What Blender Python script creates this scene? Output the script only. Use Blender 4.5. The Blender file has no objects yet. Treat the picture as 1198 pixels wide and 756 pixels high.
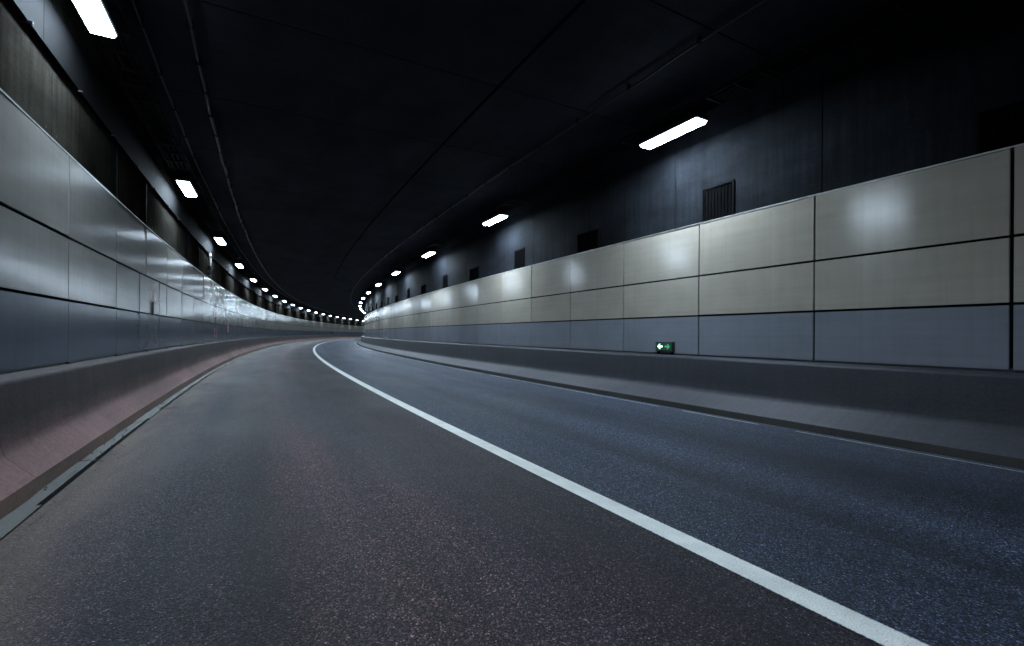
import bpy, bmesh, math, random
from mathutils import Matrix, Vector
random.seed(7)
sc = bpy.context.scene
C = sc.collection

# ------------------------------------------------------------------ the tunnel's alignment
S0, S1 = -26.0, 158.0
K1, KS, KC = 0.00325, -3.1, 5.15
_N = 8000
_g = [S0 - 2 + (S1 - S0 + 6) * i / _N for i in range(_N + 1)]
_dg = _g[1] - _g[0]
_a = [0.0]
def _k(s): return K1 * min(max((s - KS) / KC, 0.0), 1.0)
for i in range(_N): _a.append(_a[-1] + (_k(_g[i]) + _k(_g[i + 1])) / 2 * _dg)
_x, _y = [0.0], [0.0]
for i in range(_N):
    m = (_a[i] + _a[i + 1]) / 2
    _x.append(_x[-1] + math.sin(m) * _dg); _y.append(_y[-1] + math.cos(m) * _dg)
def _at(arr, s):
    f = (s - _g[0]) / _dg; i = min(max(int(f), 0), _N - 1)
    return arr[i] + (arr[i + 1] - arr[i]) * (f - i)
_x0, _y0 = _at(_x, 0), _at(_y, 0)
def ang(s): return _at(_a, s)
def P(s, t, z):
    a = ang(s)
    return Vector((_at(_x, s) - _x0 + t * math.cos(a), _at(_y, s) - _y0 - t * math.sin(a), z))
def place(o, s, t, z, flip=False):
    o.location = P(s, t, z); o.rotation_euler = (0, 0, -ang(s) + (math.pi if flip else 0))

# ------------------------------------------------------------------ material helpers
def mat(name):
    m = bpy.data.materials.new(name); m.use_nodes = True
    nt = m.node_tree; b = nt.nodes['Principled BSDF']
    return m, nt, b
def N(nt, kind, **kw):
    n = nt.nodes.new(kind)
    for k, v in kw.items():
        if k in n.inputs: n.inputs[k].default_value = v
        else: setattr(n, k, v)
    return n
def coords(nt, src, scale, loc=(0, 0, 0)):
    tc = N(nt, 'ShaderNodeTexCoord'); mp = N(nt, 'ShaderNodeMapping')
    nt.links.new(tc.outputs[src], mp.inputs[0]); mp.inputs['Scale'].default_value = scale; mp.inputs['Location'].default_value = loc
    return mp.outputs[0]
def noise(nt, vec, scale, detail=4, rough=.55, dist=0):
    n = N(nt, 'ShaderNodeTexNoise'); n.inputs['Scale'].default_value = scale; n.inputs['Detail'].default_value = detail
    n.inputs['Roughness'].default_value = rough; n.inputs['Distortion'].default_value = dist
    nt.links.new(vec, n.inputs['Vector']); return n.outputs[0]
def ramp(nt, fac, stops):
    r = N(nt, 'ShaderNodeValToRGB'); e = r.color_ramp.elements
    while len(e) < len(stops): e.new(.5)
    for i, (p, c) in enumerate(stops):
        e[i].position = p; e[i].color = (*c, 1) if len(c) == 3 else c
    nt.links.new(fac, r.inputs[0]); return r.outputs[0]
def g(v): return (v, v, v)
def mix(nt, fac, a, b, mode='MIX'):
    n = N(nt, 'ShaderNodeMix'); n.data_type = 'RGBA'; n.blend_type = mode
    for sock, v in ((n.inputs[0], fac), (n.inputs[6], a), (n.inputs[7], b)):
        if hasattr(v, 'node'): nt.links.new(v, sock)
        elif isinstance(v, (int, float)): sock.default_value = v
        else: sock.default_value = (*v, 1)
    return n.outputs[2]
def math_(nt, op, a, b=None):
    n = N(nt, 'ShaderNodeMath'); n.operation = op
    for i, v in enumerate((a, b)):
        if v is None: continue
        if hasattr(v, 'node'): nt.links.new(v, n.inputs[i])
        else: n.inputs[i].default_value = v
    return n.outputs[0]
def bump(nt, b, h, strength, dist=.01):
    n = N(nt, 'ShaderNodeBump'); n.inputs['Strength'].default_value = strength; n.inputs['Distance'].default_value = dist
    nt.links.new(h, n.inputs['Height']); nt.links.new(n.outputs[0], b.inputs['Normal'])
def plain(name, col, rough=.6, metal=0, var=.25, scale=6):
    m, nt, b = mat(name); b.inputs['Specular IOR Level'].default_value = .03 if rough > .9 else .15 if rough > .75 else .5
    v = coords(nt, 'Object', (1, 1, 1)); n = noise(nt, v, scale, 6)
    c = ramp(nt, n, [(.3, tuple(x * (1 - var) for x in col)), (.7, tuple(x * (1 + var) for x in col))])
    nt.links.new(c, b.inputs['Base Color']); b.inputs['Roughness'].default_value = rough; b.inputs['Metallic'].default_value = metal
    return m
def glow(name, col, strength):
    m, nt, b = mat(name)
    b.inputs['Base Color'].default_value = (*[c * .8 for c in col], 1)
    b.inputs['Emission Color'].default_value = (*col, 1); b.inputs['Emission Strength'].default_value = strength
    return m

def lens():
    # frosted lens over two tubes: brightest along the middle, dim at the rim and on the sides
    m, nt, b = mat('lamp_diffuser')
    tc = N(nt, 'ShaderNodeTexCoord'); sx = N(nt, 'ShaderNodeSeparateXYZ'); nt.links.new(tc.outputs['Object'], sx.inputs[0])
    ex = math_(nt, 'SUBTRACT', .128, math_(nt, 'ABSOLUTE', sx.outputs[0])); ey = math_(nt, 'SUBTRACT', .64, math_(nt, 'ABSOLUTE', sx.outputs[1]))
    e = math_(nt, 'MULTIPLY', math_(nt, 'MINIMUM', ex, ey), 8.0)          # 0 at the rim .. 1 on the axis
    st = ramp(nt, e, [(.0, g(.035)), (.15, g(.05)), (.28, g(.14)), (.55, g(.75)), (.75, g(1)), (1, g(.85))])
    nt.links.new(math_(nt, 'MULTIPLY', st, 500), b.inputs['Emission Strength'])
    b.inputs['Base Color'].default_value = (.6, .65, .7, 1); b.inputs['Emission Color'].default_value = (.67, .845, 1.0, 1)
    return m

# asphalt: UV = (metres along, metres across)
def asphalt():
    m, nt, b = mat('asphalt')
    uv = coords(nt, 'UV', (1, 1, 1))
    vo = N(nt, 'ShaderNodeTexVoronoi'); vo.inputs['Scale'].default_value = 170; nt.links.new(uv, vo.inputs['Vector'])
    sep = N(nt, 'ShaderNodeSeparateColor'); nt.links.new(vo.outputs['Color'], sep.inputs[0])
    vo2 = N(nt, 'ShaderNodeTexVoronoi'); vo2.inputs['Scale'].default_value = 95; nt.links.new(uv, vo2.inputs['Vector'])
    sep2 = N(nt, 'ShaderNodeSeparateColor'); nt.links.new(vo2.outputs['Color'], sep2.inputs[0])
    stone = ramp(nt, sep.outputs[0], [(0, (.002, .0026, .0044)), (.45, (.0105, .0135, .0205)), (.78, (.038, .046, .063)), (.95, (.092, .106, .134)), (1, (.21, .23, .265))])
    st2 = ramp(nt, sep2.outputs[1], [(0, g(.45)), (.6, g(.95)), (.93, g(1.4)), (1, g(2.0))])
    c = mix(nt, 1, stone, st2, 'MULTIPLY')
    # tracks worn along the road, patches
    tr = noise(nt, coords(nt, 'UV', (.035, 1.25, 1)), 1, 3, .5, .25)
    c = mix(nt, 1, c, ramp(nt, tr, [(.32, g(.50)), (.5, g(.95)), (.68, g(1.45))]), 'MULTIPLY')
    pt = noise(nt, coords(nt, 'UV', (.35, .8, 1)), 1, 7, .62)
    c = mix(nt, 1, c, ramp(nt, pt, [(.3, g(.66)), (.7, g(1.30))]), 'MULTIPLY')
    # red tail-light glow painted into the left lane's colour
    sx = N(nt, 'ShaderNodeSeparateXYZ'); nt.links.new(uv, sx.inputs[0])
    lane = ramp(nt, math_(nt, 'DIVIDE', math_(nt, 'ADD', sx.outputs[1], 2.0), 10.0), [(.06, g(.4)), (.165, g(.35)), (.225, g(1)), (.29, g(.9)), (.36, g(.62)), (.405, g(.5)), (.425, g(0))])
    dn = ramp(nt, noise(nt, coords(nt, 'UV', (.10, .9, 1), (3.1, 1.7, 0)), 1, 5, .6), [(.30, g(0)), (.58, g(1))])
    red_glow = math_(nt, 'MULTIPLY', lane, dn)
    c = mix(nt, math_(nt, 'MULTIPLY', red_glow, .8), c, mix(nt, 1, c, (3.5, 1.55, 1.15), 'MULTIPLY'))
    # tyre tracks worn dark into each lane (metres across)
    tk = ramp(nt, math_(nt, 'DIVIDE', math_(nt, 'ADD', math_(nt, 'ADD', sx.outputs[1], 2.0), math_(nt, 'MULTIPLY', math_(nt, 'SUBTRACT', noise(nt, coords(nt, 'UV', (.12, .4, 1)), 1, 2), .5), .7)), 10.0),
              [(.10, g(1.15)), (.165, g(.50)), (.20, g(.60)), (.235, g(1.35)), (.30, g(1.0)), (.345, g(.80)), (.395, g(.95)), (.47, g(1.15)), (.52, g(.88)), (.60, g(1.28)), (.69, g(.84)), (.76, g(1.1))])
    c = mix(nt, 1, c, tk, 'MULTIPLY')
    # right lane coloured lighter and bluer, left lane darker
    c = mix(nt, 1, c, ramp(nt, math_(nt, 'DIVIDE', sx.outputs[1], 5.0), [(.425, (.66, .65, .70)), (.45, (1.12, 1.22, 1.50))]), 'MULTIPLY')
    # sealed cracks and small oil drips
    dr = N(nt, 'ShaderNodeTexVoronoi'); dr.inputs['Scale'].default_value = .9; nt.links.new(coords(nt, 'UV', (1, 1.6, 1)), dr.inputs['Vector'])
    dw = math_(nt, 'ADD', dr.outputs['Distance'], math_(nt, 'MULTIPLY', noise(nt, uv, 9, 4), .08))
    c = mix(nt, 1, c, ramp(nt, dw, [(.055, g(.55)), (.10, g(1))]), 'MULTIPLY')
    # grey grit washed against the left gutter
    ed = ramp(nt, math_(nt, 'DIVIDE', math_(nt, 'ADD', sx.outputs[1], 1.4), 1.2), [(.12, g(1)), (.75, g(0))])
    eg = ramp(nt, noise(nt, coords(nt, 'UV', (.5, 2.6, 1)), 1, 8, .65), [(.28, g(0)), (.60, g(1))])
    c = mix(nt, math_(nt, 'MULTIPLY', math_(nt, 'MULTIPLY', ed, eg), .8), c, mix(nt, 1, (.20, .145, .112), ramp(nt, sep.outputs[1], [(0, g(.35)), (1, g(1.2))]), 'MULTIPLY'))
    er = ramp(nt, math_(nt, 'DIVIDE', math_(nt, 'SUBTRACT', 6.1, sx.outputs[1]), 1.3), [(.1, g(1)), (.8, g(0))])
    c = mix(nt, math_(nt, 'MULTIPLY', math_(nt, 'MULTIPLY', er, eg), .22), c, (.10, .105, .105))
    nt.links.new(c, b.inputs['Base Color'])
    rr = ramp(nt, pt, [(.3, g(.5)), (.7, g(.68))]); nt.links.new(rr, b.inputs['Roughness'])
    b.inputs['Specular IOR Level'].default_value = .22
    h = math_(nt, 'ADD', vo.outputs['Distance'], math_(nt, 'MULTIPLY', vo2.outputs['Distance'], 1.2))
    bump(nt, b, h, .9, .007)
    return m
def paint():
    m, nt, b = mat('road_paint')
    uv = coords(nt, 'UV', (1, 1, 1))
    n = noise(nt, uv, 140, 3, .7); n2 = noise(nt, uv, 5, 8, .65)
    c = ramp(nt, n, [(.30, (.14, .14, .14)), (.39, (.66, .65, .62)), (.6, (.88, .87, .82))])
    c = mix(nt, 1, c, ramp(nt, n2, [(.3, g(.78)), (.6, g(1))]), 'MULTIPLY')
    sx = N(nt, 'ShaderNodeSeparateXYZ'); nt.links.new(uv, sx.inputs[0])
    e = math_(nt, 'SUBTRACT', .08, math_(nt, 'ABSOLUTE', math_(nt, 'SUBTRACT', sx.outputs[1], 2.19)))
    e = math_(nt, 'ADD', e, math_(nt, 'MULTIPLY', math_(nt, 'SUBTRACT', noise(nt, uv, 60, 5, .7), .5), .028))
    c = mix(nt, ramp(nt, e, [(.001, g(0)), (.007, g(1))]), (.035, .038, .042), c)
    ty = noise(nt, coords(nt, 'UV', (.5, 3, 1), (2, 0, 0)), 1, 6, .6)
    c = mix(nt, 1, c, ramp(nt, ty, [(.3, g(.88)), (.5, g(1))]), 'MULTIPLY')
    nt.links.new(c, b.inputs['Base Color']); b.inputs['Roughness'].default_value = .6
    bump(nt, b, n, .5, .003)
    return m
def concrete(name, lo, hi, streak=.5, tint=None, rough=.8, foot=None, sheen=.4, pit=True):
    m, nt, b = mat(name)
    uv = coords(nt, 'UV', (1, 1, 1))
    big = noise(nt, coords(nt, 'UV', (.45, .9, 1)), 1, 8, .62)
    c = ramp(nt, big, [(.28, lo), (.72, hi)])
    # run-off streaks down the face (v = metres up the profile)
    st = noise(nt, coords(nt, 'UV', (9, .55, 1)), 1, 6, .65)
    c = mix(nt, streak, c, mix(nt, 1, c, ramp(nt, st, [(.3, g(.45)), (.55, g(1)), (.75, g(1.45))]), 'MULTIPLY'))
    fine = noise(nt, uv, 26, 8, .7)
    c = mix(nt, 1, c, ramp(nt, fine, [(.3, g(.75)), (.7, g(1.25))]), 'MULTIPLY')
    # scrapes along the face
    sc_ = noise(nt, coords(nt, 'UV', (1.2, 26, 1), (0, 3, 0)), 1, 5, .7, .4)
    c = mix(nt, 1, c, ramp(nt, sc_, [(.30, g(.7)), (.40, g(1)), (.68, g(1)), (.76, g(1.25))]), 'MULTIPLY')
    if pit:
     pits = N(nt, 'ShaderNodeTexVoronoi'); pits.inputs['Scale'].default_value = 9; nt.links.new(uv, pits.inputs['Vector'])
     c = mix(nt, 1, c, ramp(nt, pits.outputs['Distance'], [(.035, g(.35)), (.06, g(1))]), 'MULTIPLY')
    if tint:
        tn = ramp(nt, noise(nt, coords(nt, 'UV', (.16, .8, 1), (5, 2, 0)), 1, 4), [(.3, g(.35)), (.65, g(1))])
        c = mix(nt, tn, c, mix(nt, 1, c, tint, 'MULTIPLY'))
    if foot:
        # road dirt and painted-in light over the lower, sloping part (ragged upper edge)
        sy = N(nt, 'ShaderNodeSeparateXYZ'); nt.links.new(uv, sy.inputs[0])
        rag = math_(nt, 'ADD', sy.outputs[1], math_(nt, 'MULTIPLY', math_(nt, 'SUBTRACT', noise(nt, coords(nt, 'UV', (.8, 2.2, 1)), 1, 7, .65), .5), .30))
        c = mix(nt, ramp(nt, rag, [(foot[3], g(1)), (foot[4], g(0))]), c, mix(nt, 1, c, foot[:3], 'MULTIPLY'))
    nt.links.new(c, b.inputs['Base Color']); b.inputs['Roughness'].default_value = rough
    b.inputs['Specular IOR Level'].default_value = sheen
    bump(nt, b, math_(nt, 'ADD', fine, big), .35, .012)
    return m
def enamel(name, col, r0, r1, spec=.5):
    m, nt, b = mat(name); b.inputs['Specular IOR Level'].default_value = spec
    tg = N(nt, 'ShaderNodeTangent'); tg.direction_type = 'UV_MAP'; tg.uv_map = 'UVMap'; nt.links.new(tg.outputs[0], b.inputs['Tangent']); b.inputs['Anisotropic'].default_value = .3 if name in ('grey_enamel', 'dull_slate_enamel') else .7
    oi = N(nt, 'ShaderNodeObjectInfo')
    vec = coords(nt, 'Object', (1, 1, 1))
    ad = N(nt, 'ShaderNodeVectorMath'); ad.operation = 'ADD'
    sc3 = N(nt, 'ShaderNodeVectorMath'); sc3.operation = 'SCALE'; sc3.inputs['Scale'].default_value = .37
    nt.links.new(oi.outputs['Location'], sc3.inputs[0]); nt.links.new(vec, ad.inputs[0]); nt.links.new(sc3.outputs[0], ad.inputs[1])
    def mp(scale):
        k = N(nt, 'ShaderNodeMapping'); k.inputs['Scale'].default_value = scale; nt.links.new(ad.outputs[0], k.inputs[0]); return k.outputs[0]
    wipe = noise(nt, mp((1, .5, 22)), 1, 5, .6)          # horizontal wiping marks
    run = noise(nt, mp((1, 14, .6)), 1, 5, .6)           # dust runs
    cloud = noise(nt, mp((1, 1.1, 1.6)), 1, 7, .6)
    c = ramp(nt, cloud, [(.3, tuple(x * .90 for x in col)), (.7, tuple(x * 1.07 for x in col))])
    c = mix(nt, 1, c, ramp(nt, wipe, [(.3, g(.94)), (.7, g(1.03))]), 'MULTIPLY')
    c = mix(nt, 1, c, ramp(nt, run, [(.28, g(.93)), (.5, g(1)), (.8, g(1.03))]), 'MULTIPLY')
    c = mix(nt, 1, c, ramp(nt, oi.outputs['Random'], [(0, g(.94)), (1, g(1.05))]), 'MULTIPLY')
    nt.links.new(c, b.inputs['Base Color'])
    rr = math_(nt, 'ADD', math_(nt, 'MULTIPLY', wipe, .05), math_(nt, 'MULTIPLY', cloud, r1 - r0))
    nt.links.new(math_(nt, 'ADD', rr, r0 - .04), b.inputs['Roughness'])
    wav = noise(nt, mp((1, 2.6, 1.3)), 1, 2, .5)
    bump(nt, b, math_(nt, 'ADD', wav, math_(nt, 'MULTIPLY', wipe, .004)), .10, .010)
    return m

M = dict(
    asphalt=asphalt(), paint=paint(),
    barrier_l=concrete('barrier_concrete_left', (.022, .0195, .0205), (.044, .038, .039), .35, (1.1, .95, .92), .8, sheen=.2, foot=(4.3, 3.25, 3.0, .18, .48)),  # reddish cast is tail-light glow put into the colour, over some dirt
    barrier_r=concrete('barrier_concrete_right', (.0135, .0135, .0185), (.026, .0255, .034), .35, None, .62, sheen=.3, foot=(2.1, 2.05, 1.85, .40, .66)),
    foot_l=concrete('dirty_barrier_foot', (.07, .042, .033), (.17, .10, .075), .3, None, .8),
    foot_r=concrete('black_barrier_foot', (.012, .011, .010), (.03, .026, .022), .3, None, .6),
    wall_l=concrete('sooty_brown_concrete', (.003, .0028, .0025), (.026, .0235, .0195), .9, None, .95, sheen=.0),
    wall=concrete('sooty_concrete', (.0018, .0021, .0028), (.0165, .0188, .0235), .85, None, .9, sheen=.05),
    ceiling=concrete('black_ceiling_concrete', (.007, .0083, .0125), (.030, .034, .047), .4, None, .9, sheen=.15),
    back=plain('dark_recess', (.008, .008, .009), .8),
    gutter=concrete('gutter_concrete', (.010, .009, .008), (.062, .056, .048), .7, None, .6, pit=False),
    slot=plain('drain_slot', (.006, .006, .006), .4),
    kerbline=plain('pale_gutter_edge', (.48, .52, .52), .45, 0, .45, 7),
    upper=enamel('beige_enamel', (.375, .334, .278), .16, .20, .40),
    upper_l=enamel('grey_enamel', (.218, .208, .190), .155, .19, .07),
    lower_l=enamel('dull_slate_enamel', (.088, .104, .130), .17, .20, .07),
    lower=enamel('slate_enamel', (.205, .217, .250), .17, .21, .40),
    trim=plain('aluminium_trim', (.40, .40, .38), .45, .6),
    slat=plain('vent_slats', (.0022, .0023, .0027), .95, 0),
    louvre=plain('rusty_louvre', (.009, .0065, .005), .95, 0, .5, 3),
    vframe=plain('vent_frame', (.0045, .0048, .0056), .95, 0),
    steel=plain('dark_painted_steel', (.009, .0095, .0105), .8, 0),
    conduit=plain('painted_conduit', (.015, .016, .019), .4, .3),
    cable=plain('black_cable', (.006, .006, .0065), .85),
    pipe=plain('pale_pipe', (.14, .14, .125), .5, .1),
    housing=plain('lamp_housing', (.02, .021, .023), .5, .3),
    lamp=lens(),
    sign_box=plain('sign_box', (.02, .022, .024), .4),
    sign_face=glow('sign_face', (.004, .06, .025), .35),
    arrow_on=glow('arrow_lit', (.62, 1.0, .82), 2.2),
    arrow_off=glow('arrow_dim', (.10, .55, .26), .42),
    dark_ink=plain('dark_lettering', (.035, .04, .055), .5),
    red_ink=plain('red_lettering', (.28, .05, .04), .5),
    white_ink=plain('white_disc', (.48, .50, .50), .35),
    duct=plain('shade_black', (.0014, .0014, .0016), .95, 0, .5, 2),  # near-black: shade put into the colour of the duct and vent interiors
    black=plain('black_rubber', (.012, .012, .012), .6),
)

# ------------------------------------------------------------------ mesh helpers
class MB:
    def __init__(s): s.v = []; s.f = []; s.uv = []; s.mi = []
    def quad(s, a, b, c, d, uv=None, mi=0):
        i = len(s.v); s.v += [a, b, c, d]; s.f.append((i, i + 1, i + 2, i + 3)); s.uv.append(uv or [(0, 0), (1, 0), (1, 1), (0, 1)]); s.mi.append(mi)
    def poly(s, pts, mi=0):
        i = len(s.v); s.v += pts; s.f.append(tuple(range(i, i + len(pts)))); s.uv.append([(p[0], p[2]) for p in pts]); s.mi.append(mi)
    def box(s, x0, x1, y0, y1, z0, z1, mi=0):
        p = [Vector((x, y, z)) for x in (x0, x1) for y in (y0, y1) for z in (z0, z1)]
        for q in ((0, 1, 3, 2), (4, 6, 7, 5), (0, 4, 5, 1), (2, 3, 7, 6), (0, 2, 6, 4), (1, 5, 7, 3)):
            s.quad(*[p[i] for i in q], mi=mi)
    def tube(s, pts, r, n=8, mi=0):
        rings = []
        for i, p in enumerate(pts):
            d = (pts[min(i + 1, len(pts) - 1)] - pts[max(i - 1, 0)]).normalized()
            up = Vector((0, 0, 1)) if abs(d.z) < .9 else Vector((1, 0, 0))
            e = d.cross(up).normalized(); h = e.cross(d)
            rings.append([p + (e * math.cos(2 * math.pi * k / n) + h * math.sin(2 * math.pi * k / n)) * r for k in range(n)])
        L = 0
        for i in range(len(rings) - 1):
            L2 = L + (pts[i + 1] - pts[i]).length
            for k in range(n):
                k2 = (k + 1) % n
                s.quad(rings[i][k], rings[i + 1][k], rings[i + 1][k2], rings[i][k2], [(L, k / n), (L2, k / n), (L2, k2 / n), (L, k2 / n)], mi)
            L = L2
        s.poly(rings[0], mi); s.poly(rings[-1][::-1], mi)
    # a profile [(t, z)...] swept along the tunnel between s0 and s1; UV = (s, metres along the profile or t)
    def sweep(s, prof, s0, s1, step=2.0, mi=0, uv_t=False, caps=False, v0=0):
        n = max(1, int(math.ceil((s1 - s0) / step))); ss = [s0 + (s1 - s0) * i / n for i in range(n + 1)]
        vv = [v0]
        for i in range(len(prof) - 1): vv.append(vv[-1] + math.hypot(prof[i + 1][0] - prof[i][0], prof[i + 1][1] - prof[i][1]))
        if uv_t: vv = [p[0] for p in prof]
        for i in range(n):
            for j in range(len(prof) - 1):
                (ta, za), (tb, zb) = prof[j], prof[j + 1]
                s.quad(P(ss[i], ta, za), P(ss[i + 1], ta, za), P(ss[i + 1], tb, zb), P(ss[i], tb, zb),
                       [(ss[i], vv[j]), (ss[i + 1], vv[j]), (ss[i + 1], vv[j + 1]), (ss[i], vv[j + 1])], mi)
        if caps:
            s.poly([P(s0, t, z) for t, z in prof], mi); s.poly([P(s1, t, z) for t, z in prof][::-1], mi)
    def blk(s, s0, s1, t0, t1, z0, z1, mi=0, step=2.0):
        s.sweep([(t0, z0), (t1, z0), (t1, z1), (t0, z1), (t0, z0)], s0, s1, step, mi)
        for q in (s0, s1): s.quad(P(q, t0, z0), P(q, t1, z0), P(q, t1, z1), P(q, t0, z1), None, mi)
    def build(s, name, mats, parent=None, weld=True, bevel=0, smooth=False, local=None):
        me = bpy.data.meshes.new(name)
        vs = [local @ v for v in s.v] if local else s.v
        me.from_pydata([tuple(v) for v in vs], [], s.f)
        uvl = me.uv_layers.new(name='UVMap'); k = 0
        for f in s.uv:
            for u in f: uvl.data[k].uv = u; k += 1
        if not isinstance(mats, (list, tuple)): mats = [mats]
        for m in mats: me.materials.append(m)
        for i, p in enumerate(me.polygons): p.material_index = s.mi[i]
        bm = bmesh.new(); bm.from_mesh(me)
        if weld: bmesh.ops.remove_doubles(bm, verts=bm.verts, dist=1e-5)
        bmesh.ops.recalc_face_normals(bm, faces=bm.faces)
        if bevel: bmesh.ops.bevel(bm, geom=bm.edges[:], offset=bevel, segments=2, affect='EDGES')
        for f in bm.faces: f.smooth = smooth
        bm.to_mesh(me); bm.free()
        o = bpy.data.objects.new(name, me); C.objects.link(o)
        if parent: o.parent = parent
        return o
def tag(o, label=None, cat=None, group=None, kind=None):
    if label: o['label'] = label
    if cat: o['category'] = cat
    if group: o['group'] = group
    if kind: o['kind'] = kind
    return o
def empty(name, label, cat, group=None):
    o = bpy.data.objects.new(name, None); C.objects.link(o); o.empty_display_size = .2
    return tag(o, label, cat, group)
def copy_tree(o, parent=None):
    c = o.copy(); C.objects.link(c)
    if parent: c.parent = parent
    for ch in [q for q in o.children]: copy_tree(ch, c)
    return c
ORD = ['first', 'second', 'third', 'fourth', 'fifth', 'sixth', 'seventh', 'eighth', 'ninth', 'tenth', 'eleventh', 'twelfth', 'thirteenth',
       'fourteenth', 'fifteenth', 'sixteenth', 'seventeenth', 'eighteenth', 'nineteenth', 'twentieth', 'twenty-first', 'twenty-second']

# ------------------------------------------------------------------ measured dimensions
TL, TR = -1.8035, 6.937            # faces of the cladding
FL, FR = -1.35, 6.06               # feet of the barriers
ZA, ZB, ZC, ZD = 3.163, 2.234, 1.529, .827
WL, WR = TL - .12, TR + .12        # concrete behind the cladding
ZCEIL = 5.25
PL0, PR0, PLEN = 7.018, 1.7237, 2.0
LAMP_Z = 4.667

# ------------------------------------------------------------------ road
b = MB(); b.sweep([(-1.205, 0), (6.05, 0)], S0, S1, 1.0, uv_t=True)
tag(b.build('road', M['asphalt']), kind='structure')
b = MB(); b.sweep([(2.11, .004), (2.27, .004)], S0, S1, 1.0, uv_t=True)
tag(b.build('lane_marking', M['paint']), kind='structure')
# left gutter: pale strip against the barrier, then an open slot
b = MB()
b.sweep([(FL - .02, .0), (-1.262, -.012)], S0, S1, 1.0)
b.sweep([(-1.262, -.012), (-1.258, -.07), (-1.21, -.07), (-1.205, 0)], S0, S1, 1.0, 1)
s = S0
while s < S1:                      # cover bars lying over the slot, some missing
    if random.random() < .12:
        b.blk(s, s + random.uniform(.5, 1.6), -1.256, -1.222, -.022, -.004, 0)
    s += 1.7
tag(b.build('gutter', [M['gutter'], M['slot']]), kind='structure')
b = MB(); s = S0
while s < S1:
    e = s + random.uniform(1.2, 5.0)
    w = random.uniform(.009, .02)
    b.sweep([(5.915 - w, .004), (5.915 + w * .3, .004)], s, min(e, S1), .5)
    s = e + random.choice([.03, .06, .5])
tag(b.build('gutter_edge', M['kerbline']), kind='structure')
rng = random.Random(3)
b = MB()                           # grit, straw and twigs lying along the left gutter
for k in range(150):
    s = rng.uniform(2.5, 40); t = -1.34 + abs(rng.gauss(0, .10)); a = rng.uniform(0, 3.14)
    c = P(s, t, .006); L = rng.uniform(.002, .008)
    b.box(c.x - L, c.x + L, c.y - L * .7, c.y + L * .7, -.002 if t > -1.2 else -.014, rng.uniform(.003, .008))
for k in range(14):
    s = rng.uniform(3.2, 14); t = rng.uniform(-1.3, -1.0); a = rng.uniform(0, 6.28); L = rng.uniform(.05, .14)
    c = P(s, t, .008); d = Vector((math.cos(a), math.sin(a), 0)) * L
    b.tube([c - d, c + Vector((0, 0, .006)), c + d], .003, 5)
tag(b.build('gravel', plain('grit', (.11, .10, .088), .8, 0, .6, 20)), 'loose grit and twigs along the left gutter', 'grit', kind='stuff')

# ------------------------------------------------------------------ barriers
def barrier(side, label, mb, mf):
    if side < 0: prof = [(FL, .0), (FL - .012, .10), (FL - .03, .115), (FL - .175, .265), (FL - .192, .305), (FL - .203, .35), (FL - .222, .775), (FL - .228, .798), (FL - .25, .812), (TL - .1, .818)]
    else: prof = [(FR, .0), (FR + .01, .085), (FR + .03, .10), (FR + .43, .235), (FR + .47, .268), (FR + .487, .32), (FR + .515, .765), (FR + .525, .790), (FR + .555, .806), (TR + .1, .818)]
    t = empty('concrete_barrier', label, 'barrier')
    up, ft = MB(), MB()
    s = 4.72 - 6 * 5 if side < 0 else 0.9 - 6 * 4
    while s < S1 - 1:
        up.sweep(prof[1:], s + .003, min(s + 5.997, S1), 1.0, caps=False)
        s += 6
    # rough foot
    ss = S0
    n = int((S1 - S0) / .25)
    for i in range(n):
        a0, a1 = S0 + i * .25, S0 + (i + 1) * .25
        def jit(q): return .012 * math.sin(q * 7.3) * math.sin(q * 2.9 + 1) + .006 * math.sin(q * 23)
        sg = 1 if side < 0 else -1
        for (pa, pb) in ((0, 1),):
            v = [P(a0, prof[0][0] + sg * abs(jit(a0)), 0), P(a1, prof[0][0] + sg * abs(jit(a1)), 0), P(a1, prof[1][0], prof[1][1]), P(a0, prof[1][0], prof[1][1])]
            ft.quad(*v, [(a0, 0), (a1, 0), (a1, .1), (a0, .1)])
    o = up.build('barrier_face', mb, t, smooth=True)
    ft.build('foot', mf, t, smooth=True)
    bk = MB(); q = 1 if side > 0 else -1
    bk.sweep([(prof[2][0] + q * .03, .02), (prof[5][0] + q * .03, .25), (prof[6][0] + q * .03, .76)], S0, S1, 2)
    bk.build('joint_filler', M['back'], t)
    return t
barrier(-1, 'stained concrete barrier, red light painted in, along the left wall', M['barrier_l'], M['foot_l'])
barrier(1, 'grey concrete barrier with black foot along the right wall', M['barrier_r'], M['foot_r'])

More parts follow.
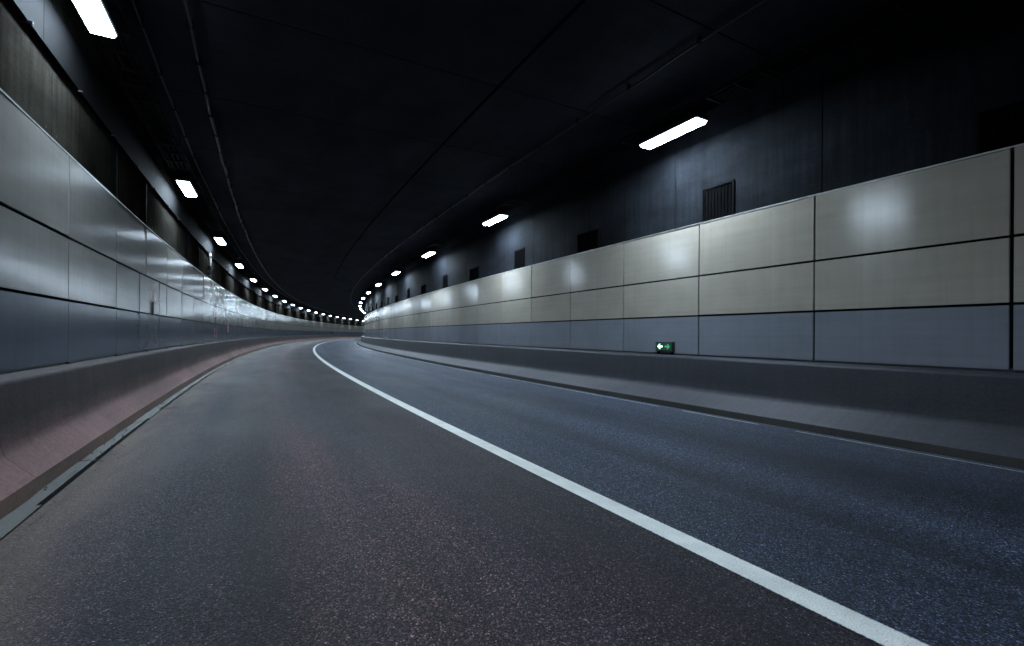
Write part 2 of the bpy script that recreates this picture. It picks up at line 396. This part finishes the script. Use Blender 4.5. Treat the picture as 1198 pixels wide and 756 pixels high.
# ------------------------------------------------------------------ tunnel walls: concrete + cladding
def panel_mesh(name, length, h, m):
    b = MB(); gp = .011
    b.box(0, .03, gp, length - gp, .014, h - .014)
    o = b.build(name, m, bevel=.004)
    me = o.data; bpy.data.objects.remove(o)
    return me
rows = ((ZD, ZC, 'lower'), (ZC, ZB, 'upper'), (ZB, ZA, 'upper'))
CAB = [(10.50, 12.21), (21.02, 22.7)]          # flush cabinet doors that replace panels on the left
def wall(side, label):
    w = empty('tunnel_wall', label, 'wall')
    T = TL if side < 0 else TR; W = WL if side < 0 else WR
    cm = MB()
    seam0 = 6.93 - 2.71 * 12 if side < 0 else 3.69 - 2.71 * 10
    s = seam0
    while s < S1 - .5:
        a, e = max(s, S0) + .008, min(s + 2.71, S1) - .008
        if e > a:
            sg = 1 if side < 0 else -1
            prof = [(W, .5), (W, 4.90), (W + sg * .33, ZCEIL + .0)]
            cm.sweep(prof, a, e, 1.36)
            for q in (a, e):
                cm.quad(P(q, W, .5), P(q, W - sg * .05, .5), P(q, W - sg * .05, 4.9), P(q, W, 4.9), None)
            # form-tie holes beside each seam
            for z in (3.36, 4.18):
                for d in (.13, 2.55):
                    c = (s + d, z)
                    cm.poly([P(c[0] + .018 * math.cos(k * .785), W + sg * .003, c[1] + .018 * math.sin(k * .785)) for k in range(8)], 1)
        s += 2.71
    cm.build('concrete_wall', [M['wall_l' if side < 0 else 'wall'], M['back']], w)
    bk = MB(); bk.sweep([(W - .05 * (1 if side < 0 else -1), .4), (W - .05 * (1 if side < 0 else -1), 5.0)], S0, S1, 4); bk.build('joint_filler', M['back'], w)
    # panels
    p0 = PL0 if side < 0 else PR0
    first = -1
    ncol = 33
    L = PLEN * (1 - K1 * T)
    sfx = '_l' if side < 0 else ''
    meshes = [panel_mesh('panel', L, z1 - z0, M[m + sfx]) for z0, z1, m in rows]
    cut = {}
    for i in range(first, first + ncol):
        s = p0 + i * PLEN
        for r, (z0, z1, m) in enumerate(rows):
            if side < 0 and r < 2:
                spans = [(s, s + PLEN)]
                for a, e in CAB:
                    spans = [q for (x, y) in spans for q in ((x, min(y, a)), (max(x, e), y)) if q[1] - q[0] > .12] if not (e <= s or a >= s + PLEN) else spans
                if spans != [(s, s + PLEN)]:
                    for x, y in spans:
                        me = panel_mesh('panel', (y - x) * L / PLEN, z1 - z0, M[m + sfx])
                        o = bpy.data.objects.new('panel', me); C.objects.link(o); o.parent = w
                        place(o, x, T, z0); o.location -= Vector((math.cos(ang(x)), -math.sin(ang(x)), 0)) * .03
                    continue
            o = bpy.data.objects.new('panel', meshes[r]); C.objects.link(o); o.parent = w
            if side < 0: place(o, s, T, z0); o.location = P(s, T - .03, z0)
            else: o.location = P(s, T, z0)
            # heading of the chord, with the small misalignment of real cladding
            d = P(s + PLEN, T, 0) - P(s, T, 0)
            o.rotation_euler = (random.gauss(0, .0006), random.gauss(0, .0045 if side < 0 else .0035), -math.atan2(d.x, d.y) + random.gauss(0, .0010))
    rest = MB()
    def add(s):
        x = T - .03 if side < 0 else T
        for r, (z0, z1, m) in enumerate(rows):
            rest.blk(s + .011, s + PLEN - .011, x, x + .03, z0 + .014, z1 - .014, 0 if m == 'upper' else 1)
    i = first - 1
    while p0 + i * PLEN > S0: add(p0 + i * PLEN); i -= 1
    i = first + ncol
    while p0 + (i + 1) * PLEN < S1: add(p0 + i * PLEN); i += 1
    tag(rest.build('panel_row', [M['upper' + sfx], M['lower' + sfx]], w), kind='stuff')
    tm = MB(); sg = 1 if side < 0 else -1
    tm.blk(S0, S1, T - sg * .10, T + sg * .004, ZA - .008, ZA + .010)
    tm.build('top_trim', M['trim'], w)
    bt = MB(); bt.blk(S0, S1, T - sg * .05, T - sg * .012, .80, ZD + .030)
    bt.build('bottom_seal', M['black'], w)
    cl = MB()                      # little feet under each vertical joint
    for i in range(-1, 32):
        s = p0 + i * PLEN
        cl.blk(s - .05, s + .11, T - .005 * sg, T + sg * .03, .818, .838)
    cl.build('joint_foot', M['black'], w)
    return w
wall(-1, 'left tunnel wall, beige and slate panels under sooty concrete, seen sweeping right')
wall(1, 'right tunnel wall with glossy beige and slate panels under dark concrete')

# ------------------------------------------------------------------ ceiling
b = MB()
s = 4.2 - 2.71 * 12
while s < S1:
    a, e = max(s, S0) + .012, min(s + 2.71, S1) - .012
    if e > a:
        for t0, t1 in ((WL, 3.50), (3.56, WR)):
            b.sweep([(t0, ZCEIL), (t1, ZCEIL)], a, e, 1.36, uv_t=True)
            for q in (a, e): b.quad(P(q, t0, ZCEIL), P(q, t1, ZCEIL), P(q, t1, ZCEIL + .06), P(q, t0, ZCEIL + .06))
    s += 2.71
for t in (3.50, 3.56): b.sweep([(t, ZCEIL), (t, ZCEIL + .06)], S0, S1, 4)
b.sweep([(WL - .1, ZCEIL + .06), (WR + .1, ZCEIL + .06)], S0, S1, 4, 1)
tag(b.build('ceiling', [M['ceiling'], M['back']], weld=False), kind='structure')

# ------------------------------------------------------------------ lamps
def make_lamp():
    t = empty('tunnel_lamp', 'x', 'lamp')
    h = MB(); h.box(-.150, .150, -.66, .66, .045, .11); h.box(-.12, .12, -.60, .60, .11, .135)
    h.build('housing', M['housing'], t, bevel=.008)
    d = MB()                       # shallow prismatic diffuser under the housing
    a = [Vector((x, y, .043)) for x, y in ((-.128, -.64), (.128, -.64), (.128, .64), (-.128, .64))]
    c = [Vector((x, y, .0)) for x, y in ((-.108, -.62), (.108, -.62), (.108, .62), (-.108, .62))]
    for i in range(4): d.quad(a[i], a[(i + 1) % 4], c[(i + 1) % 4], c[i])
    d.quad(*c); d.quad(*a[::-1])
    d.build('diffuser', M['lamp'], t)
    for y in (-.5, .5):
        k = MB(); k.box(-.02, .02, y - .02, y + .02, .135, .20); k.box(-.10, .10, y - .03, y + .03, .19, .205)
        k.build('bracket', M['steel'], t)
    return t
lamp0 = make_lamp(); used = False
def row(tc, s0, lo, hi, side):
    global used
    for k in range(lo, hi):
        o = lamp0 if not used else copy_tree(lamp0); used = True
        s = s0 + 7.2505 * k - (.12 if (k == -1 and side == 'left') else 0)
        place(o, s, tc, LAMP_Z, side == 'right')
        o['group'] = 'lamps along the %s side of the ceiling' % side
        n = k - (-1 if side == 'left' else 0)
        o['label'] = ('bright white tunnel lamp, %s from the near end of the %s row' % (ORD[n], side)) if n >= 0 and not (side == 'right' and n > 11) else 'white tunnel lamp of the right row, hidden round the bend' if n > 0 else 'white tunnel lamp of the %s row behind the viewpoint' % side
row(-1.555, 13.926, -3, 18, 'left')
row(6.425, 5.903, 0, 20, 'right')

# cable trays that carry the lamps
def tray(tc, w, z, label):
    t = empty('cable_tray', label, 'cable tray', 'cable trays over the lamps')
    r = MB()
    for x in (tc - w, tc + w):
        r.blk(S0, S1, x - .006, x + .006, z, z + .07)
    s = S0
    while s < 80: r.blk(s, s + .035, tc - w, tc + w, z + .004, z + .022); s += .5
    r.build('rail', M['steel'], t)
    c = MB(); rg = random.Random(int(tc * 100))
    for j in range(4):
        x = tc - w + .05 + j * (2 * w - .1) / 3; ph = rg.uniform(0, 6)
        c.tube([P(S0 + q * 1.5, x + .012 * math.sin(q * .9 + ph), z + .038 + .004 * math.sin(q * 2 + ph)) for q in range(int((S1 - S0) / 1.5))], .016, 6)
    c.build('cable', M['cable'], t, smooth=True)
    for k in range(34):
        h = MB(); s = -8 + 2.42 * k
        for x in (tc - w - .012, tc + w + .012): h.tube([P(s, x, z - .005), P(s, x, ZCEIL)], .007, 6)
        h.blk(s - .02, s + .02, tc - w - .03, tc + w + .03, z - .028, z - .002)
        h.build('hanger', M['steel'], t)
    return t
tray(-1.555, .20, LAMP_Z + .235, 'steel cable tray above the left lamps')
tray(6.425, .20, LAMP_Z + .235, 'steel cable tray above the right lamps')
def wall_tray():
    t = empty('cable_duct', 'dark closed cable duct on brackets high on the left wall', 'cable duct')
    s = S0
    while s < S1:
        r = MB(); r.blk(s + .004, min(s + 5.42, S1) - .004, WL + .004, WL + .055, 4.14, 4.67)  # made tall to cover the strip of wall the lamps light up
        r.build('duct', M['duct'], t); s += 5.42
    for k in range(40):
        s = -4 + 1.45 * k; a = MB(); a.blk(s - .015, s + .015, WL + .002, WL + .09, 4.115, 4.137)
        a.build('bracket', M['back'], t)
wall_tray()

# conduits clipped under the ceiling
def conduit(tc, r, label, clip, k0=-4):
    t = empty('conduit', label, 'conduit', 'conduits under the ceiling')
    rg = random.Random(int(abs(tc) * 1000)); b = MB()
    pts = [P(S0 + q * .9, tc + rg.gauss(0, .006), ZCEIL - .045 - r + rg.gauss(0, .005)) for q in range(int((S1 - S0) / .9))]
    b.tube(pts, r, 8); b.build('pipe', M['conduit'], t, smooth=True)
    for k in range(60):
        s = k0 + clip * k; c = MB(); c.blk(s - .018, s + .018, tc - r - .012, tc + r + .012, ZCEIL - .05 - 2 * r, ZCEIL - .004)
        c.build('clip', M['steel'], t)
conduit(-.73, .028, 'thick conduit under the ceiling, right of the left lamps', .95)
conduit(-1.29, .018, 'thin conduit under the ceiling, close beside the left lamps', 1.3)
conduit(5.35, .02, 'thin conduit under the ceiling beside the right lamps', 1.4)

# ------------------------------------------------------------------ vents on the concrete above the cladding
def make_vent(w, h, nsl, mslat, name, side):
    # local frame: origin at the bottom centre on the wall, x away from the wall, y along the wall
    t = empty(name, 'x', 'vent')
    q = 1 if side < 0 else -1
    def bx(b, x0, x1, *a): b.box(min(q * x0, q * x1), max(q * x0, q * x1), *a)
    f = MB(); fw = .028
    bx(f, .004, .024, -w / 2 - fw, -w / 2, 0, h + fw); bx(f, .004, .024, w / 2, w / 2 + fw, 0, h + fw); bx(f, .004, .026, -w / 2, w / 2, h, h + fw)
    f.build('frame', M['vframe'], t)
    k = MB(); bx(k, .004, .008, -w / 2, w / 2, 0, h); k.build('backing', M['duct'], t)
    s_ = MB()
    for i in range(nsl):
        y = -w / 2 + w * (i + .5) / nsl
        j = w / nsl
        c, d = math.cos(.75), math.sin(.75)
        p = [Vector((q * (.008), y + j * .03, 0)), Vector((q * (.020), y - j * .03, 0))]
        nrm = Vector((p[1].y - p[0].y, -(p[1].x - p[0].x), 0)).normalized() * .003
        vs = [p[0] + nrm, p[1] + nrm, p[1] - nrm, p[0] - nrm]
        up = Vector((0, 0, h))
        for e in range(4): s_.quad(vs[e], vs[(e + 1) % 4], vs[(e + 1) % 4] + up, vs[e] + up)
    s_.build('slat', mslat, t)
    return t
v0 = make_vent(.58, .585, 9, M['slat'], 'wall_vent', 1)
v1 = make_vent(.80, .47, 11, M['slat'], 'wall_vent', 1)
n = 0
for k in range(0, 19):
    s = 1.60 + 3.625 * k + (.2 if k % 2 else (.3 if k else 0))
    src = v1 if k % 2 == 0 else v0
    o = src if k < 2 else copy_tree(src)
    o['group'] = 'vents above the right wall panels'
    o['label'] = 'dark slatted vent on the right concrete wall, %s from the near end' % ORD[k]
    place(o, s, WR, ZA + .012)
l0 = make_vent(2.0, .93, 20, M['louvre'], 'wall_louvre', -1)
for k in range(0, 12):
    o = l0 if k == 0 else copy_tree(l0)
    o['category'] = 'louvre'
    o['group'] = 'louvres above the left wall panels'
    o['label'] = 'wide brown louvre above the left panels, %s from the near end' % ORD[k]
    place(o, 10.5 + 7.2505 * k, WL, ZA + .012)
# standpipes up the left wall
for i, s in enumerate((20.75, 54.0)):
    t = empty('standpipe', ('nearer' if i == 0 else 'farther') + ' pale vertical pipe running up the left wall', 'pipe', 'pipes up the left wall')
    b = MB(); b.tube([P(s, WL + .09, ZA + .012), P(s, WL + .09, 4.138)], .05, 10); b.build('pipe', M['pipe'], t, smooth=True)
    v = MB(); v.tube([P(s, WL + .09, 3.52), P(s, WL + .09, 3.66)], .075, 10); v.tube([P(s - .22, WL + .10, 3.59), P(s + .02, WL + .10, 3.59)], .028, 8); v.build('valve', M['black'], t)
    for z in (3.35, 4.0):
        c = MB(); c.blk(s - .07, s + .07, WL + .004, WL + .15, z, z + .035); c.build('clamp', M['steel'], t)

# ------------------------------------------------------------------ exit direction sign on the right ledge
def arrow(cx, d, hw, hh):
    # chunky arrow in the y/z plane pointing to d (+1: along +y)
    return [(cx + d * hw, 0), (cx + d * .12 * hw, hh), (cx - d * .22 * hw, hh), (cx + d * .22 * hw, .30 * hh), (cx - d * hw, .30 * hh),
            (cx - d * hw, -.30 * hh), (cx + d * .22 * hw, -.30 * hh), (cx - d * .22 * hw, -hh), (cx + d * .12 * hw, -hh)]
t = empty('exit_sign', 'small lit green exit sign with two arrows, standing on the right barrier ledge', 'exit sign')
place(t, 6.47, TR - .045, .818)
h = MB(); h.box(-.035, .03, -.215, .215, .05, .235); h.build('housing', M['sign_box'], t, bevel=.006)
h = MB(); h.box(-.02, .02, -.19, -.15, 0, .05); h.box(-.02, .02, .15, .19, 0, .05); h.box(-.03, .025, -.21, .21, .0, .012); h.build('foot', M['vframe'], t)
h = MB(); h.box(-.039, -.0355, -.185, .185, .083, .213); h.build('sign_face', M['sign_face'], t)
for nm, cy, d, m in (('lit_arrow', .092, 1, 'arrow_on'), ('dim_arrow', -.092, -1, 'arrow_off')):
    a = MB(); pts = arrow(cy, d, .064, .050)
    f0 = [Vector((-.0425, y, .148 + z)) for y, z in pts]; f1 = [Vector((-.0393, y, .148 + z)) for y, z in pts]
    a.poly(f0); a.poly(f1[::-1])
    for i in range(len(pts)): a.quad(f0[i], f0[(i + 1) % len(pts)], f1[(i + 1) % len(pts)], f1[i])
    a.build(nm, M[m], t)

# ------------------------------------------------------------------ fire cabinets flush with the left cladding
def text_mesh(txt, size, m, parent, y, z):
    cu = bpy.data.curves.new('lettering', 'FONT'); cu.body = txt; cu.size = size; cu.align_x = 'CENTER'; cu.align_y = 'CENTER'; cu.extrude = .0012
    tmp = bpy.data.objects.new('lettering', cu); C.objects.link(tmp)
    bpy.context.view_layer.update()
    me = bpy.data.meshes.new_from_object(tmp.evaluated_get(bpy.context.evaluated_depsgraph_get()))
    bpy.data.objects.remove(tmp)
    # text plane -> vertical, facing +x (towards the road), reading along +y as seen from the road side
    me.transform(Matrix(((0, 0, 1, 0), (1, 0, 0, 0), (0, 1, 0, 0), (0, 0, 0, 1))))
    me.materials.clear(); me.materials.append(m)
    o = bpy.data.objects.new('lettering', me); C.objects.link(o); o.parent = parent; o.location = (.0315, y, z)
    return o
def disc(name, r0, r1, m, parent, y, z, x):
    b = MB(); n = 28
    for i in range(n):
        a0, a1 = 2 * math.pi * i / n, 2 * math.pi * (i + 1) / n
        b.quad(*[Vector((x, y + r * math.cos(a), z + r * math.sin(a))) for r, a in ((r0, a0), (r1, a0), (r1, a1), (r0, a1))])
    return b.build(name, m, parent)
def cabinet(s0, s1, label, ink, words):
    t = empty('fire_cabinet', label, 'fire cabinet', 'fire cabinets in the left wall')
    place(t, s0, TL - .03, ZD)
    L = (s1 - s0) * (1 - K1 * TL)
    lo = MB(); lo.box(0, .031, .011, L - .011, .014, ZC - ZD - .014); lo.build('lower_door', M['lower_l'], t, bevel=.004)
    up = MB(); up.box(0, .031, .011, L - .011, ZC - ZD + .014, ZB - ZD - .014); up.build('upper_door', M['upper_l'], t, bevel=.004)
    hd = MB(); hd.box(.031, .06, L * .60, L * .60 + .03, .72, .95); hd.build('handle', M['black'], t)
    for k, (y, r) in enumerate(((L * .50, .15), (L * .78, .12))):
        disc('emblem', 0.001, r * .66, M['white_ink'], t, y, 1.07, .0325)
        disc('emblem_ring', r * .66, r, M['red_ink'], t, y, 1.07, .0327)
        e = MB(); e.box(.0322, .0345, y - .03, y + .03, 1.07 - r * .42, 1.07 + r * .42); e.build('pictogram', M['dark_ink'], t)
    for i, (y, z) in enumerate(((L * .46, .42), (L * .80, .42), (L * .46, .20), (L * .80, .20))):
        text_mesh(words[i], .22, ink, t, y, z)
    return t
cabinet(*CAB[0], 'fire cabinet with dark lettering and round emblems, nearest in the left wall', M['dark_ink'], '消火栓箱')
cabinet(*CAB[1], 'fire cabinet with red lettering, farther along the left wall', M['red_ink'], '消火栓箱')
t = empty('wall_sign', 'small red upright sign on the left panels beyond the fire cabinets', 'sign')
place(t, 26.1, TL, 1.18)
b = MB(); b.box(.004, .02, -.16, .16, 0, .42); b.build('plate', M['red_ink'], t, bevel=.003)
b = MB(); b.box(.021, .023, -.10, .10, .10, .15); b.box(.021, .023, -.10, .10, .22, .33); b.build('marking', M['white_ink'], t)

# ------------------------------------------------------------------ world, camera
w = bpy.data.worlds.new('World'); sc.world = w; w.use_nodes = True
nt = w.node_tree; sky = nt.nodes.new('ShaderNodeTexSky'); sky.sky_type = 'NISHITA'; sky.sun_disc = False
sky.sun_elevation = math.radians(-4); sky.sun_rotation = math.radians(140)
nt.links.new(sky.outputs[0], nt.nodes['Background'].inputs[0]); nt.nodes['Background'].inputs[1].default_value = .05

cam = bpy.data.cameras.new('camera'); co = bpy.data.objects.new('camera', cam); C.objects.link(co)
TH, ROLL, H = .51971, .00626, 1.17575
co.matrix_world = Matrix.Translation((0, 0, H)) @ Matrix.Rotation(-TH, 4, 'Z') @ Matrix.Rotation(math.pi / 2, 4, 'X') @ Matrix.Rotation(ROLL, 4, 'Z')
cam.sensor_width = 36; cam.lens = 549.7 / 1198 * 36; cam.shift_y = (391.46 - 378) / 1198
cam.clip_start = .05; cam.clip_end = 1000
sc.camera = co
sc.view_settings.view_transform = 'Standard'; sc.view_settings.look = 'None'; sc.view_settings.exposure = 0; sc.view_settings.gamma = 1
sc.cycles.use_denoising = True
sc.cycles.max_bounces = 8; sc.cycles.diffuse_bounces = 4; sc.cycles.glossy_bounces = 4
sc.cycles.sample_clamp_indirect = 8
